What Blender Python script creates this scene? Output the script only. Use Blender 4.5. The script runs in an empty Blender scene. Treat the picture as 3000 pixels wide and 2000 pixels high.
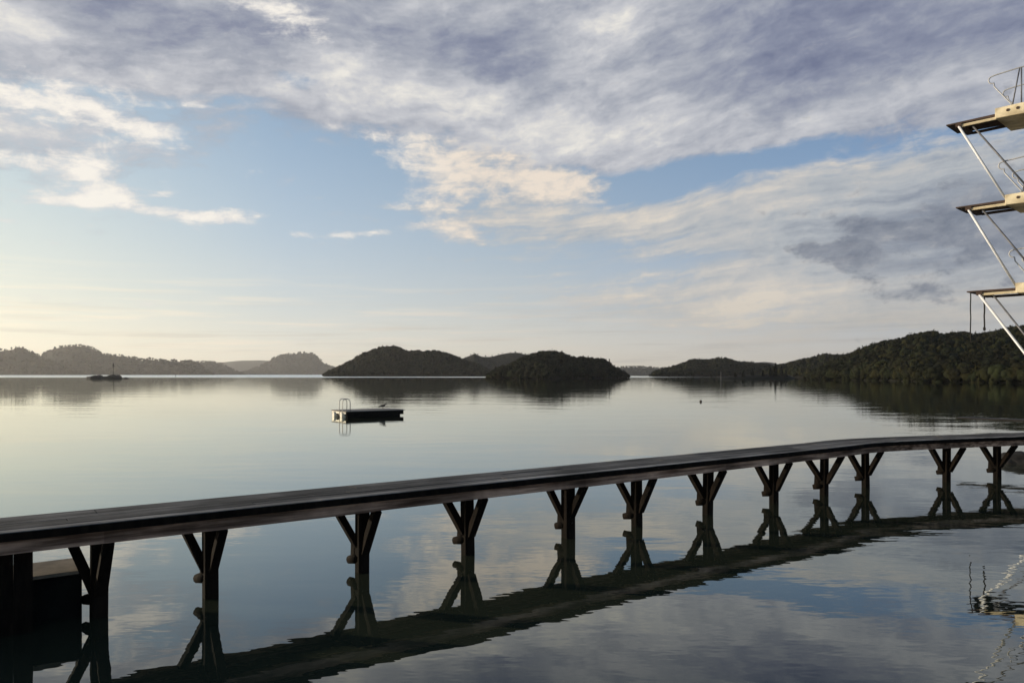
import bpy, bmesh, math, random
import numpy as np
from mathutils import Vector, Matrix, noise

random.seed(7)
RNG = np.random.default_rng(11)
scene = bpy.context.scene
COL = scene.collection

# ------------------------------------------------------------------ picture geometry
F = 2167.0          # focal length in pixels of a 3000 px wide picture
HZ = 1096.0         # height of the horizon in that picture
EYE = 2.35          # eye height above the water, metres


def ray_x(px, depth):
    return (px - 1500.0) / F * depth


def at_height(px, py, z):
    """world point of height z seen at picture position px, py"""
    d = (EYE - z) * F / (py - HZ)
    return Vector((ray_x(px, d), d, z))


def at_depth(px, py, d):
    return Vector((ray_x(px, d), d, EYE - (py - HZ) * d / F))


SUN_AZ = math.radians(-76)      # from +Y, negative = to the left
SUN_EL = math.radians(8.5)


def lin(c):
    out = []
    for v in c[:3]:
        v = v / 255.0
        out.append(v / 12.92 if v <= 0.04045 else ((v + 0.055) / 1.055) ** 2.4)
    return tuple(out) + (1.0,)


# ------------------------------------------------------------------ object helpers
def tag(o, label=None, cat=None, group=None, kind=None):
    if label:
        o['label'] = label
    if cat:
        o['category'] = cat
    if group:
        o['group'] = group
    if kind:
        o['kind'] = kind
    return o


def empty(name, loc, rz=0.0):
    o = bpy.data.objects.new(name, None)
    o.empty_display_size = 0.2
    COL.objects.link(o)
    o.location = loc
    o.rotation_euler = (0, 0, rz)
    return o


class MB:
    """collects shapes and links them as ONE mesh object"""

    def __init__(self):
        self.bm = bmesh.new()
        self.tint = self.bm.loops.layers.float_color.new('tint')

    def _tint(self, faces, t):
        for f in faces:
            for l in f.loops:
                l[self.tint] = (t, t, t, 1)

    def hexa(self, p, t=1.0):
        """8 corners: bottom ring 0-3, top ring 4-7"""
        v = [self.bm.verts.new(q) for q in p]
        fs = []
        for i in ((3, 2, 1, 0), (4, 5, 6, 7), (0, 1, 5, 4), (1, 2, 6, 5), (2, 3, 7, 6), (3, 0, 4, 7)):
            fs.append(self.bm.faces.new([v[k] for k in i]))
        self._tint(fs, t)
        return v

    def box(self, c, s, ax=None, t=1.0):
        """box with centre c, full sizes s and axes ax (3 vectors)"""
        c = Vector(c)
        ax = ax or (Vector((1, 0, 0)), Vector((0, 1, 0)), Vector((0, 0, 1)))
        a, b, d = [Vector(ax[i]) * (s[i] / 2) for i in range(3)]
        return self.hexa([c - a - b - d, c + a - b - d, c + a + b - d, c - a + b - d,
                          c - a - b + d, c + a - b + d, c + a + b + d, c - a + b + d], t)

    def bar(self, p, q, w, h, up=(0, 0, 1), t=1.0, taper=1.0, jit=0.0):
        """square timber from p to q"""
        p, q = Vector(p), Vector(q)
        d = (q - p).normalized()
        u = Vector(up)
        s = d.cross(u)
        if s.length < 1e-4:
            s = d.cross(Vector((0, 1, 0)))
        s.normalize()
        n = s.cross(d).normalized()
        pts = []
        for o, k in ((p, 1.0), (q, taper)):
            for a, b in ((-1, -1), (1, -1), (1, 1), (-1, 1)):
                j = Vector((random.uniform(-jit, jit), random.uniform(-jit, jit), random.uniform(-jit, jit)))
                pts.append(o + s * (a * w / 2 * k) + n * (b * h / 2 * k) + j)
        return self.hexa(pts, t)

    def tube(self, pts, r, seg=10, t=1.0, cap=True, radii=None):
        pts = [Vector(p) for p in pts]
        rings = []
        prev = None
        for i, p in enumerate(pts):
            if i == 0:
                d = pts[1] - pts[0]
            elif i == len(pts) - 1:
                d = pts[-1] - pts[-2]
            else:
                d = (pts[i + 1] - p).normalized() + (p - pts[i - 1]).normalized()
            d.normalize()
            if prev is None:
                s = d.cross(Vector((0, 0, 1)))
                if s.length < 1e-3:
                    s = d.cross(Vector((0, 1, 0)))
            else:
                s = prev - d * prev.dot(d)
            s.normalize()
            prev = s
            n = d.cross(s)
            rr = radii[i] if radii else r
            rings.append([self.bm.verts.new(p + (s * math.cos(k * 2 * math.pi / seg) + n * math.sin(k * 2 * math.pi / seg)) * rr)
                          for k in range(seg)])
        fs = []
        for a, b in zip(rings[:-1], rings[1:]):
            for k in range(seg):
                f = self.bm.faces.new((a[k], a[(k + 1) % seg], b[(k + 1) % seg], b[k]))
                f.smooth = True
                fs.append(f)
        if cap:
            fs.append(self.bm.faces.new(rings[0][::-1]))
            fs.append(self.bm.faces.new(rings[-1]))
        self._tint(fs, t)

    def blob(self, c, s, sub=2, amp=0.15, sc=1.0, seed=0.0, t=1.0, flat=None, rot=None):
        """lumpy ellipsoid"""
        res = bmesh.ops.create_icosphere(self.bm, subdivisions=sub, radius=1.0)
        fs = set()
        R = rot.to_matrix() if rot else Matrix.Identity(3)
        for v in res['verts']:
            n = v.co.normalized()
            k = 1 + amp * noise.noise(n * sc + Vector((seed, seed * 1.7, -seed))) + amp * 0.5 * noise.noise(n * sc * 2.7 + Vector((seed, 3, seed)))
            p = Vector((n.x * s[0], n.y * s[1], n.z * s[2])) * k
            if flat is not None and p.z < flat:
                p.z = flat
            v.co = Vector(c) + R @ p
            fs.update(v.link_faces)
        for f in fs:
            f.smooth = True
        self._tint(fs, t)

    def build(self, name, mat, parent=None, origin=None, bevel=0.0, smooth=False):
        if bevel:
            bmesh.ops.bevel(self.bm, geom=[e for e in self.bm.edges if len(e.link_faces) == 2], offset=bevel,
                            segments=1, affect='EDGES', clamp_overlap=True)
        bmesh.ops.recalc_face_normals(self.bm, faces=self.bm.faces[:])
        o0 = Vector(origin) if origin is not None else (Vector(parent.location) if parent is not None and parent.parent is None else Vector((0, 0, 0)))
        m = bpy.data.meshes.new(name)
        if origin is not None or parent is not None:
            base = Vector(origin) if origin is not None else world_loc(parent)
            for v in self.bm.verts:
                v.co -= base
        self.bm.to_mesh(m)
        self.bm.free()
        m.materials.append(mat)
        o = bpy.data.objects.new(name, m)
        COL.objects.link(o)
        if parent is not None:
            o.parent = parent
            if origin is not None:
                o.location = Vector(origin) - world_loc(parent)
        elif origin is not None:
            o.location = origin
        return o


def world_loc(o):
    p = Vector(o.location)
    while o.parent is not None:
        o = o.parent
        p = p + Vector(o.location)
    return p


# ------------------------------------------------------------------ node helpers
class NT:
    def __init__(self, tree):
        self.t = tree
        self.n = tree.nodes
        self.l = tree.links

    def new(self, kind, **kw):
        nd = self.n.new(kind)
        for k, v in kw.items():
            setattr(nd, k, v)
        return nd

    def put(self, sock, v):
        if isinstance(v, bpy.types.NodeSocket):
            self.l.new(v, sock)
        elif v is not None:
            sock.default_value = v

    def math(self, op, a, b=None, c=None, clamp=False):
        nd = self.new('ShaderNodeMath', operation=op, use_clamp=clamp)
        self.put(nd.inputs[0], a)
        if b is not None:
            self.put(nd.inputs[1], b)
        if c is not None:
            self.put(nd.inputs[2], c)
        return nd.outputs[0]

    def vmath(self, op, a, b=None, out=0):
        nd = self.new('ShaderNodeVectorMath', operation=op)
        self.put(nd.inputs[0], a)
        if b is not None:
            self.put(nd.inputs[1], b)
        return nd.outputs[out]

    def mapping(self, v, loc=(0, 0, 0), rot=(0, 0, 0), scale=(1, 1, 1), kind='POINT'):
        nd = self.new('ShaderNodeMapping', vector_type=kind)
        self.put(nd.inputs['Vector'], v)
        nd.inputs['Location'].default_value = loc
        nd.inputs['Rotation'].default_value = rot
        nd.inputs['Scale'].default_value = scale
        return nd.outputs[0]

    def noise(self, v, scale=1.0, detail=4.0, rough=0.5, dist=0.0, lac=2.0, color=False):
        nd = self.new('ShaderNodeTexNoise')
        self.put(nd.inputs['Vector'], v)
        nd.inputs['Scale'].default_value = scale
        nd.inputs['Detail'].default_value = detail
        nd.inputs['Roughness'].default_value = rough
        nd.inputs['Lacunarity'].default_value = lac
        nd.inputs['Distortion'].default_value = dist
        return nd.outputs['Color' if color else 'Fac']

    def ramp(self, fac, stops, interp='LINEAR'):
        nd = self.new('ShaderNodeValToRGB')
        self.put(nd.inputs[0], fac)
        cr = nd.color_ramp
        cr.interpolation = interp
        while len(cr.elements) < len(stops):
            cr.elements.new(0.5)
        for e, (p, c) in zip(cr.elements, stops):
            e.position = p
            e.color = c if len(c) == 4 else tuple(c) + (1,)
        return nd.outputs[0]

    def remap(self, v, a, b, c=0.0, d=1.0, smooth=True):
        nd = self.new('ShaderNodeMapRange', interpolation_type='SMOOTHSTEP' if smooth else 'LINEAR', clamp=True)
        self.put(nd.inputs[0], v)
        for i, x in enumerate((a, b, c, d)):
            self.put(nd.inputs[i + 1], x)
        return nd.outputs[0]

    def mix(self, fac, a, b, blend='MIX'):
        nd = self.new('ShaderNodeMix', data_type='RGBA', blend_type=blend)
        self.put(nd.inputs[0], fac)
        self.put(nd.inputs[6], a)
        self.put(nd.inputs[7], b)
        return nd.outputs[2]


def material(name):
    m = bpy.data.materials.new(name)
    m.use_nodes = True
    m.node_tree.nodes.clear()
    return m, NT(m.node_tree)


def surface(name, base, rough=0.7, var=None, scale=(1, 1, 1), nscale=3.0, detail=6, spec=0.3, metal=0.0,
            bump=0.0, bscale=20.0, use_tint=False, along=None, patch=0.0):
    """principled material: base colour varied towards var by noise in object space"""
    m, t = material(name)
    out = t.new('ShaderNodeOutputMaterial')
    p = t.new('ShaderNodeBsdfPrincipled')
    t.l.new(p.outputs[0], out.inputs[0])
    co = t.new('ShaderNodeTexCoord').outputs['Object']
    if along is not None:       # grain runs along this heading
        v = t.mapping(co, rot=(0, 0, along), scale=tuple(1.0 / q for q in scale), kind='TEXTURE')
    else:
        v = t.mapping(co, scale=scale)
    if var is not None:
        f = t.remap(t.noise(v, nscale, detail, 0.6), 0.32, 0.68)
        c = t.mix(f, tuple(base) + (1,), tuple(var) + (1,))
    else:
        c = t.new('ShaderNodeRGB').outputs[0]
        c.default_value = tuple(base) + (1,)
    if patch:
        k = t.remap(t.noise(co, 0.9, 5, 0.6), 0.35, 0.65, 1 - patch, 1 + patch)
        cc = t.new('ShaderNodeCombineXYZ')
        for q in range(3):
            t.l.new(k, cc.inputs[q])
        c = t.mix(1.0, c, cc.outputs[0], 'MULTIPLY')
    if use_tint:
        a = t.new('ShaderNodeAttribute', attribute_name='tint')
        c = t.mix(1.0, c, a.outputs['Color'], 'MULTIPLY')
    t.l.new(c, p.inputs['Base Color'])
    p.inputs['Roughness'].default_value = rough
    p.inputs['Metallic'].default_value = metal
    p.inputs['Specular IOR Level'].default_value = spec
    if bump:
        b = t.new('ShaderNodeBump')
        b.inputs['Strength'].default_value = 1.0
        b.inputs['Distance'].default_value = bump
        t.put(b.inputs['Height'], t.noise(v, bscale, 6, 0.6))
        t.l.new(b.outputs[0], p.inputs['Normal'])
    return m
# ------------------------------------------------------------------ sky
DEG = F * math.pi / 180.0      # pixels per degree near the picture centre


def azel(px, py):
    s, u = (px - 1500.0) / F, (HZ - py) / F
    az = math.atan(s)
    el = math.atan(u * math.cos(az))
    return math.degrees(az), math.degrees(el)


def build_world():
    w = bpy.data.worlds.new("World")
    scene.world = w
    w.use_nodes = True
    w.node_tree.nodes.clear()
    t = NT(w.node_tree)
    out = t.new('ShaderNodeOutputWorld')
    d = t.new('ShaderNodeTexCoord').outputs['Generated']
    sep = t.new('ShaderNodeSeparateXYZ')
    t.l.new(d, sep.inputs[0])
    X, Y, Z = sep.outputs
    az = t.math('MULTIPLY', t.math('ARCTAN2', X, Y), 180 / math.pi)
    el = t.math('MULTIPLY', t.math('ARCSINE', Z), 180 / math.pi)
    com = t.new('ShaderNodeCombineXYZ')
    t.l.new(az, com.inputs[0])
    t.l.new(el, com.inputs[1])
    ae = com.outputs[0]                      # azimuth, elevation in degrees
    # noises
    # streaks rise to the right at the right and to the left at the left, as a cloud ceiling does in perspective
    azc = t.math('MINIMUM', t.math('MAXIMUM', az, -13.0), 17.0)
    lift = t.math('MULTIPLY', t.math('MULTIPLY', azc, azc), t.math('MULTIPLY', t.remap(el, 1, 17), -0.0062))
    com3 = t.new('ShaderNodeCombineXYZ')
    t.l.new(az, com3.inputs[0])
    t.l.new(t.math('ADD', el, lift), com3.inputs[1])
    aec = com3.outputs[0]

    def stretch(v, rot, lx, ly, off=(0, 0)):
        return t.mapping(v, loc=(off[0], off[1], 0), rot=(0, 0, math.radians(rot)), scale=(lx, ly, 1), kind='TEXTURE')

    wv = t.vmath('SUBTRACT', t.noise(ae, 0.16, 5, 0.6, color=True), (0.5, 0.5, 0.5))
    aew = t.vmath('ADD', ae, t.vmath('MULTIPLY', wv, (5.0, 1.5, 0)))   # warped degrees: cloud edges follow it
    aecw = t.vmath('ADD', aec, t.vmath('MULTIPLY', wv, (4.5, 1.2, 0)))
    n_st = t.noise(stretch(aecw, 3, 9.0, 0.95), 1.0, 9, 0.60)           # long flat streaks
    n_pf = t.noise(stretch(ae, 0, 2.6, 1.5, (3, 8)), 1.0, 10, 0.62, dist=0.35)   # puffs
    n_wi = t.noise(stretch(aecw, 6, 5.2, 1.7, (7, 1)), 1.0, 10, 0.60)    # slanting wisps
    n_pl = t.noise(stretch(aecw, 10, 9.0, 3.4, (2, 5)), 1.0, 8, 0.58)     # broad bands
    n_fi = t.noise(stretch(aecw, 8, 1.7, 0.75), 1.0, 8, 0.62)             # fine breakup

    def field(blobs, v=aew, base=0.0):
        acc = base
        for b in blobs:
            px, py, rx, ry, rot, amp = b
            a, e = azel(px, py)
            m = t.mapping(v, loc=(a, e, 0), rot=(0, 0, math.radians(rot)), scale=(rx / DEG, ry / DEG, 1), kind='TEXTURE')
            q = t.vmath('DOT_PRODUCT', m, m, out=1)
            g = t.math('EXPONENT', t.math('MULTIPLY', q, -1.0))
            acc = t.math('MULTIPLY_ADD', g, amp, acc)
        return acc

    def addn(f, *terms):
        for n, amp in terms:
            f = t.math('ADD', f, t.math('MULTIPLY', t.math('SUBTRACT', n, 0.5), amp))
        return f

    sky = t.new('ShaderNodeTexSky', sky_type='NISHITA')
    sky.sun_disc = False
    sky.sun_elevation = SUN_EL
    sky.sun_rotation = SUN_AZ
    sky.altitude = 0
    sky.air_density = 1.0
    sky.dust_density = 0.15
    sky.ozone_density = 2.5
    bg = t.new('ShaderNodeBackground')
    t.l.new(sky.outputs[0], bg.inputs[0])
    bg.inputs[1].default_value = SKY_STRENGTH
    shader = bg.outputs[0]

    def over(shader, mask, color, strength=1.0):
        b = t.new('ShaderNodeBackground')
        t.put(b.inputs[0], color)
        b.inputs[1].default_value = strength
        mx = t.new('ShaderNodeMixShader')
        t.put(mx.inputs[0], mask)
        t.l.new(shader, mx.inputs[1])
        t.l.new(b.outputs[0], mx.inputs[2])
        return mx.outputs[0]

    # thin air veil: pale cream low down, brightest towards the sun at the left
    azn = t.remap(az, -60, 60, 0, 1, smooth=False)
    veil = t.ramp(azn, [(0.0, lin((255, 244, 212))), (0.21, lin((252, 238, 208))), (0.36, lin((233, 223, 200))),
                        (0.5, lin((222, 211, 190))), (0.68, lin((205, 196, 180))), (1.0, lin((165, 160, 155)))])
    elp = t.math('MAXIMUM', el, 0.0)
    vm = t.math('EXPONENT', t.math('MULTIPLY', elp, -1 / 6.3))
    vm = t.math('MULTIPLY', vm, 0.96)
    # mid-height paleness
    mid = t.ramp(azn, [(0.0, lin((226, 230, 222))), (0.21, lin((214, 226, 226))), (0.36, lin((172, 196, 222))), (0.5, lin((152, 180, 210))), (0.75, lin((112, 152, 204))), (1.0, lin((100, 135, 185)))])
    mm = t.math('EXPONENT', t.math('MULTIPLY', t.math('POWER', t.math('DIVIDE', elp, 24.0), 2.0), -1.0))
    shader = over(shader, t.math('MULTIPLY', mm, 0.80), mid)
    shader = over(shader, vm, veil, 1.22)

    # ---- high sheet across the top
    cov = field([
        (500, 30, 1150, 200, 3, 1.15), (1900, 60, 1100, 250, 0, 1.2), (2750, 130, 700, 260, 0, 1.2),
        (1450, 300, 560, 120, -9, 0.75), (1900, 360, 420, 130, 12, 0.75), (2500, 300, 600, 90, 8, 0.75),
        (60, 400, 380, 130, 0, 0.66), (560, 215, 420, 60, 4, 0.3), (900, 285, 260, 55, 0, 0.35),
        (868, 228, 110, 34, 6, -1.15), (700, 300, 110, 22, 2, -0.5), (1900, 540, 250, 64, 12, -0.9), (2250, 460, 420, 36, 10, -0.85), (2800, 400, 420, 24, 4, -0.75),
        (1600, 590, 360, 70, 0, -0.5), (250, 265, 200, 40, 0, -0.25),
        (1500, -700, 3000, 480, 0, 1.1)], base=0.0)
    cm = t.remap(addn(cov, (n_wi, 1.7), (n_fi, 0.8), (n_pf, 0.5)), 0.26, 0.98)
    lt = field([
        (20, 60, 130, 90, -25, 0.28), (150, 95, 230, 45, 0, 0.18), (430, 60, 330, 95, 5, -0.22), (780, 110, 330, 70, 0, -0.08),
        (1000, 250, 300, 75, -6, 0.34), (1450, 330, 380, 70, -14, 0.26), (1750, 400, 360, 75, 10, 0.24),
        (1800, 120, 260, 90, 24, 0.30), (1560, 60, 330, 100, 0, 0.0), (1480, 190, 160, 60, -15, -0.30), (1850, 300, 230, 60, 10, 0.16),
        (2200, 50, 420, 75, 10, -0.15), (2720, 60, 520, 140, 0, -0.20), (2450, 190, 420, 70, 5, -0.13), (2000, 270, 220, 55, 12, -0.12),
        (2560, 300, 420, 50, 6, 0.22), (60, 370, 260, 60, 0, 0.3), (500, 235, 280, 40, 4, 0.15)], base=0.50)
    lt = addn(lt, (n_wi, 0.8), (n_pl, 0.85), (n_fi, 0.40), (n_pf, 0.5))
    sheet = t.ramp(lt, [(0.0, lin((113, 120, 146))), (0.25, lin((138, 144, 164))), (0.5, lin((168, 172, 183))), (0.75, lin((200, 201, 206))), (1.0, lin((238, 234, 226)))])
    shader = over(shader, t.math('MULTIPLY', cm, 0.97), sheet)

    # ---- flat grey sheet at the right, low
    cov = field([
        (2500, 610, 780, 130, 6, 1.05), (2900, 720, 600, 220, 0, 0.9), (1650, 640, 430, 70, 0, 0.75), (2350, 820, 800, 70, 6, 0.62),
        (2750, 900, 700, 60, 2, 0.6), (1560, 560, 260, 60, 0, 0.35), (1950, 705, 330, 26, 3, -0.35), (1900, 770, 420, 30, 3, -0.30),
        (1880, 545, 230, 52, 12, -0.65), (2220, 462, 360, 26, 10, -0.38), (2750, 402, 400, 16, 4, -0.3)], base=0.0)
    cm = t.remap(addn(cov, (n_st, 1.7), (n_fi, 0.7)), 0.22, 0.95)
    lt = field([
        (2100, 590, 420, 80, 8, 0.22), (2850, 640, 350, 120, 0, -0.22), (2750, 800, 380, 90, 0, -0.12), (1500, 640, 330, 60, 0, 0.2),
        (2270, 900, 220, 50, 8, 0.5), (1900, 830, 480, 70, 2, 0.26), (2600, 920, 420, 40, 0, 0.08), (2350, 470, 320, 40, 8, 0.1)], base=0.55)
    lt = addn(lt, (n_st, 1.2), (n_wi, 0.4), (n_fi, 0.55), (n_pf, 0.45))
    grey = t.ramp(lt, [(0.0, lin((122, 130, 146))), (0.3, lin((152, 158, 168))), (0.55, lin((180, 184, 188))), (0.8, lin((203, 200, 196))), (1.0, lin((226, 216, 202)))])
    warm = t.mix(t.remap(el, 1.5, 8.0, 1.0, 0.0), grey, lin((206, 196, 178)))
    grey = t.mix(0.45, grey, warm)
    shader = over(shader, t.math('MULTIPLY', cm, 0.92), grey)

    # ---- faint bars along the horizon
    bars = t.noise(stretch(ae, 0.8, 13, 0.7), 1.0, 8, 0.6)
    bm_ = t.math('MULTIPLY', t.remap(bars, 0.46, 0.72), t.remap(el, 9.0, 3.0))
    bcol = t.ramp(azn, [(0.0, lin((255, 243, 215))), (0.25, lin((250, 236, 210))), (0.42, lin((226, 214, 198))), (0.6, lin((196, 188, 178))), (1, lin((160, 156, 152)))])
    shader = over(shader, t.math('MULTIPLY', bm_, 0.62), bcol, 1.18)
    bars2 = t.noise(stretch(ae, 0.6, 12, 0.55, (31, 7)), 1.0, 8, 0.6)
    bm_ = t.math('MULTIPLY', t.remap(bars2, 0.50, 0.72), t.remap(el, 7.0, 2.0))
    bcol = t.ramp(azn, [(0.0, lin((226, 214, 190))), (0.35, lin((206, 196, 180))), (0.6, lin((176, 172, 166))), (1, lin((140, 140, 142)))])
    shader = over(shader, t.math('MULTIPLY', bm_, 0.42), bcol)

    # ---- puffs lit by the sun
    cov = field([
        (80, 300, 200, 48, -4, 1.05), (160, 245, 120, 20, -25, 0.5), (330, 272, 110, 18, -5, 0.65), (410, 375, 120, 42, -14, 1.0), (550, 310, 80, 18, 0, 0.8), (560, 262, 130, 12, 2, 0.45),
        (200, 472, 170, 44, -4, 1.05), (10, 470, 80, 20, 0, 0.35), (320, 572, 105, 36, -8, 1.1), (160, 586, 90, 16, 6, 0.85), (480, 567, 35, 10, 15, 0.65),
        (520, 628, 180, 19, -3, 0.9), (660, 626, 105, 24, 4, 1.0), (10, 638, 50, 9, 0, 0.6), (180, 715, 40, 7, 0, 0.5),
        (800, 30, 150, 48, -14, 0.9), (900, 75, 100, 22, -35, 0.45), (880, 692, 40, 11, 3, 0.7), (1020, 690, 90, 13, 3, 0.72), (1180, 670, 120, 14, 7, 0.5),
        (1230, 452, 120, 52, -12, 1.0), (1400, 470, 200, 62, -6, 0.85), (1620, 545, 160, 50, -4, 0.95), (1290, 585, 100, 80, 22, 0.85), (1480, 560, 240, 70, 0, 0.5), (1350, 682, 105, 34, 0, 0.95), (1700, 530, 70, 40, 0, 0.4),
        (1260, 500, 60, 26, 0, -0.4), (2260, 915, 110, 26, 10, 0.55), (2330, 880, 70, 34, 30, 0.45),
        (260, 880, 360, 14, 2, 0.42), (1560, 935, 160, 9, 3, 0.35), (1490, 790, 90, 6, 3, 0.4), (2450, 268, 130, 26, 4, 0.4)], v=t.vmath('ADD', ae, t.vmath('MULTIPLY', wv, (1.9, 0.75, 0))), base=0.0)
    nf = addn(cov, (n_pf, 1.9), (n_st, 1.5), (n_fi, 1.1))
    cm = t.remap(nf, 0.30, 1.25)
    lt = addn(t.math('MULTIPLY', nf, 0.55), (n_fi, 0.7), (n_pf, 0.5))
    pc_w = t.ramp(lt, [(0.1, lin((198, 200, 210))), (0.45, lin((232, 228, 224))), (0.8, lin((252, 246, 236)))])
    pc_c = t.ramp(lt, [(0.1, lin((176, 178, 186))), (0.45, lin((208, 203, 198))), (0.85, lin((240, 226, 210)))])
    pcol = t.mix(t.remap(az, -14, -2), pc_w, pc_c)
    shader = over(shader, t.math('MULTIPLY', cm, 0.93), pcol)

    # ---- small dark clouds at the right
    cov = field([(2450, 738, 110, 32, -4, 1.1), (2520, 725, 45, 45, 0, 0.5), (2600, 668, 150, 24, -14, 1.0), (2780, 690, 200, 40, 0, 0.55), (2930, 560, 150, 70, 0, 0.62), (2960, 720, 160, 70, 0, 0.5),
                 (2560, 800, 200, 50, -20, 0.45), (2840, 590, 160, 34, -6, 0.5), (2700, 860, 220, 26, 4, 0.4), (2900, 680, 330, 130, 0, 0.32)], v=t.vmath('ADD', ae, t.vmath('MULTIPLY', wv, (1.9, 0.75, 0))), base=0.0)
    cm = t.remap(addn(cov, (n_pf, 2.6), (n_fi, 1.3), (n_wi, 0.8)), 0.40, 1.05)
    dcol = t.ramp(addn(0.5, (n_fi, 1.2), (n_pf, -1.4)), [(0.15, lin((100, 110, 128))), (0.6, lin((138, 144, 156))), (1.0, lin((176, 176, 178)))])
    cm = t.math('MULTIPLY', cm, t.remap(az, 10, 20))
    shader = over(shader, t.math('MULTIPLY', cm, 0.85), dcol)
    t.l.new(shader, out.inputs[0])
    w.cycles.sampling_method = 'MANUAL'
    w.cycles.sample_map_resolution = 512
# ------------------------------------------------------------------ water
def make_water():
    m, t = material('water')
    out = t.new('ShaderNodeOutputMaterial')
    pos = t.new('ShaderNodeNewGeometry').outputs['Position']
    sp = t.new('ShaderNodeSeparateXYZ')
    t.l.new(pos, sp.inputs[0])
    # small slow ripples, longer across the view than along it, over a low swell
    n1 = t.noise(t.mapping(pos, scale=(0.55, 1.7, 1)), 1.0, 3, 0.45)
    n2 = t.noise(t.mapping(pos, rot=(0, 0, 0.35), scale=(0.16, 0.42, 1)), 1.0, 2, 0.4)
    n3 = t.noise(t.mapping(pos, rot=(0, 0, -0.2), scale=(2.6, 5.2, 1)), 1.0, 2, 0.5)
    calm = t.remap(t.noise(t.mapping(pos, rot=(0, 0, 0.25), scale=(0.05, 0.16, 1)), 1.0, 3, 0.55), 0.36, 0.66)
    h = t.math('ADD', t.math('MULTIPLY', n1, t.math('MULTIPLY_ADD', calm, 0.0050, 0.0016)), t.math('MULTIPLY', n2, 0.012))
    h = t.math('ADD', h, t.math('MULTIPLY', n3, 0.0010))
    # a breeze ruffles the open fjord far out at the left
    far = t.remap(sp.outputs[1], 470, 620)
    left = t.remap(sp.outputs[0], 260, -40)
    patch = t.noise(t.mapping(pos, scale=(0.002, 0.006, 1)), 1.0, 3, 0.5)
    breeze = t.math('MULTIPLY', t.math('MULTIPLY', far, left), t.remap(patch, 0.30, 0.42))
    cat = t.noise(t.mapping(pos, scale=(0.02, 0.06, 1)), 1.0, 3, 0.5)
    b = t.new('ShaderNodeBump')
    b.inputs['Strength'].default_value = 1.0
    b.inputs['Distance'].default_value = 1.0
    t.l.new(h, b.inputs['Height'])
    g = t.new('ShaderNodeBsdfGlossy')
    g.inputs['Color'].default_value = (0.945, 0.965, 0.925, 1)
    rough = t.math('MULTIPLY_ADD', breeze, 0.34, t.math('MULTIPLY', t.remap(sp.outputs[1], 30, 300), t.math('MULTIPLY_ADD', t.remap(cat, 0.4, 0.6), 0.012, 0.004)))
    t.l.new(t.math('ADD', rough, 0.004), g.inputs['Roughness'])
    t.l.new(b.outputs[0], g.inputs['Normal'])
    d = t.new('ShaderNodeBsdfDiffuse')
    d.inputs['Color'].default_value = (0.028, 0.033, 0.021, 1)
    lw = t.new('ShaderNodeLayerWeight')
    lw.inputs['Blend'].default_value = 0.5
    fac = t.math('POWER', lw.outputs['Facing'], WATER_POWER)
    mx = t.new('ShaderNodeMixShader')
    t.l.new(fac, mx.inputs[0])
    t.l.new(d.outputs[0], mx.inputs[1])
    t.l.new(g.outputs[0], mx.inputs[2])
    t.l.new(mx.outputs[0], out.inputs[0])
    bm = bmesh.new()
    r = 6400.0
    ring = [bm.verts.new((r * math.cos(a), r * math.sin(a), 0)) for a in [k * math.pi / 32 for k in range(64)]]
    bm.faces.new(ring)
    me = bpy.data.meshes.new('water')
    bm.to_mesh(me)
    me.materials.append(m)
    o = bpy.data.objects.new('water', me)
    COL.objects.link(o)
    tag(o, 'calm grey blue fjord water reflecting the sky and the islands', 'water', kind='structure')
    return o


def make_haze(density):
    m, t = material('air')
    out = t.new('ShaderNodeOutputMaterial')
    v = t.new('ShaderNodeVolumePrincipled')
    v.inputs['Color'].default_value = (0.93, 0.92, 0.90, 1)
    v.inputs['Density'].default_value = density
    v.inputs['Anisotropy'].default_value = 0.45
    t.l.new(v.outputs[0], out.inputs['Volume'])
    bm = bmesh.new()
    bmesh.ops.create_cube(bm, size=1.0)
    for q in bm.verts:
        q.co = Vector((q.co.x * 13000, q.co.y * 13000, -3.5 if q.co.z < 0 else 146.0))
    me = bpy.data.meshes.new('haze')
    bm.to_mesh(me)
    me.materials.append(m)
    o = bpy.data.objects.new('haze', me)
    COL.objects.link(o)
    tag(o, 'pale evening haze lying over the whole fjord', 'haze', kind='stuff')
    return o


# ------------------------------------------------------------------ hills and woods
def wav(x, y, seed):
    """cheap smooth noise, roughly -1..1"""
    r = np.random.default_rng(seed)
    out = np.zeros_like(x)
    for k in range(7):
        a = r.uniform(0, 2 * math.pi)
        f = 1.7 ** k * r.uniform(0.8, 1.25)
        out += np.sin((x * math.cos(a) + y * math.sin(a)) * f + r.uniform(0, 6.28)) / (1.45 ** k)
    return out / 2.2


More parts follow.
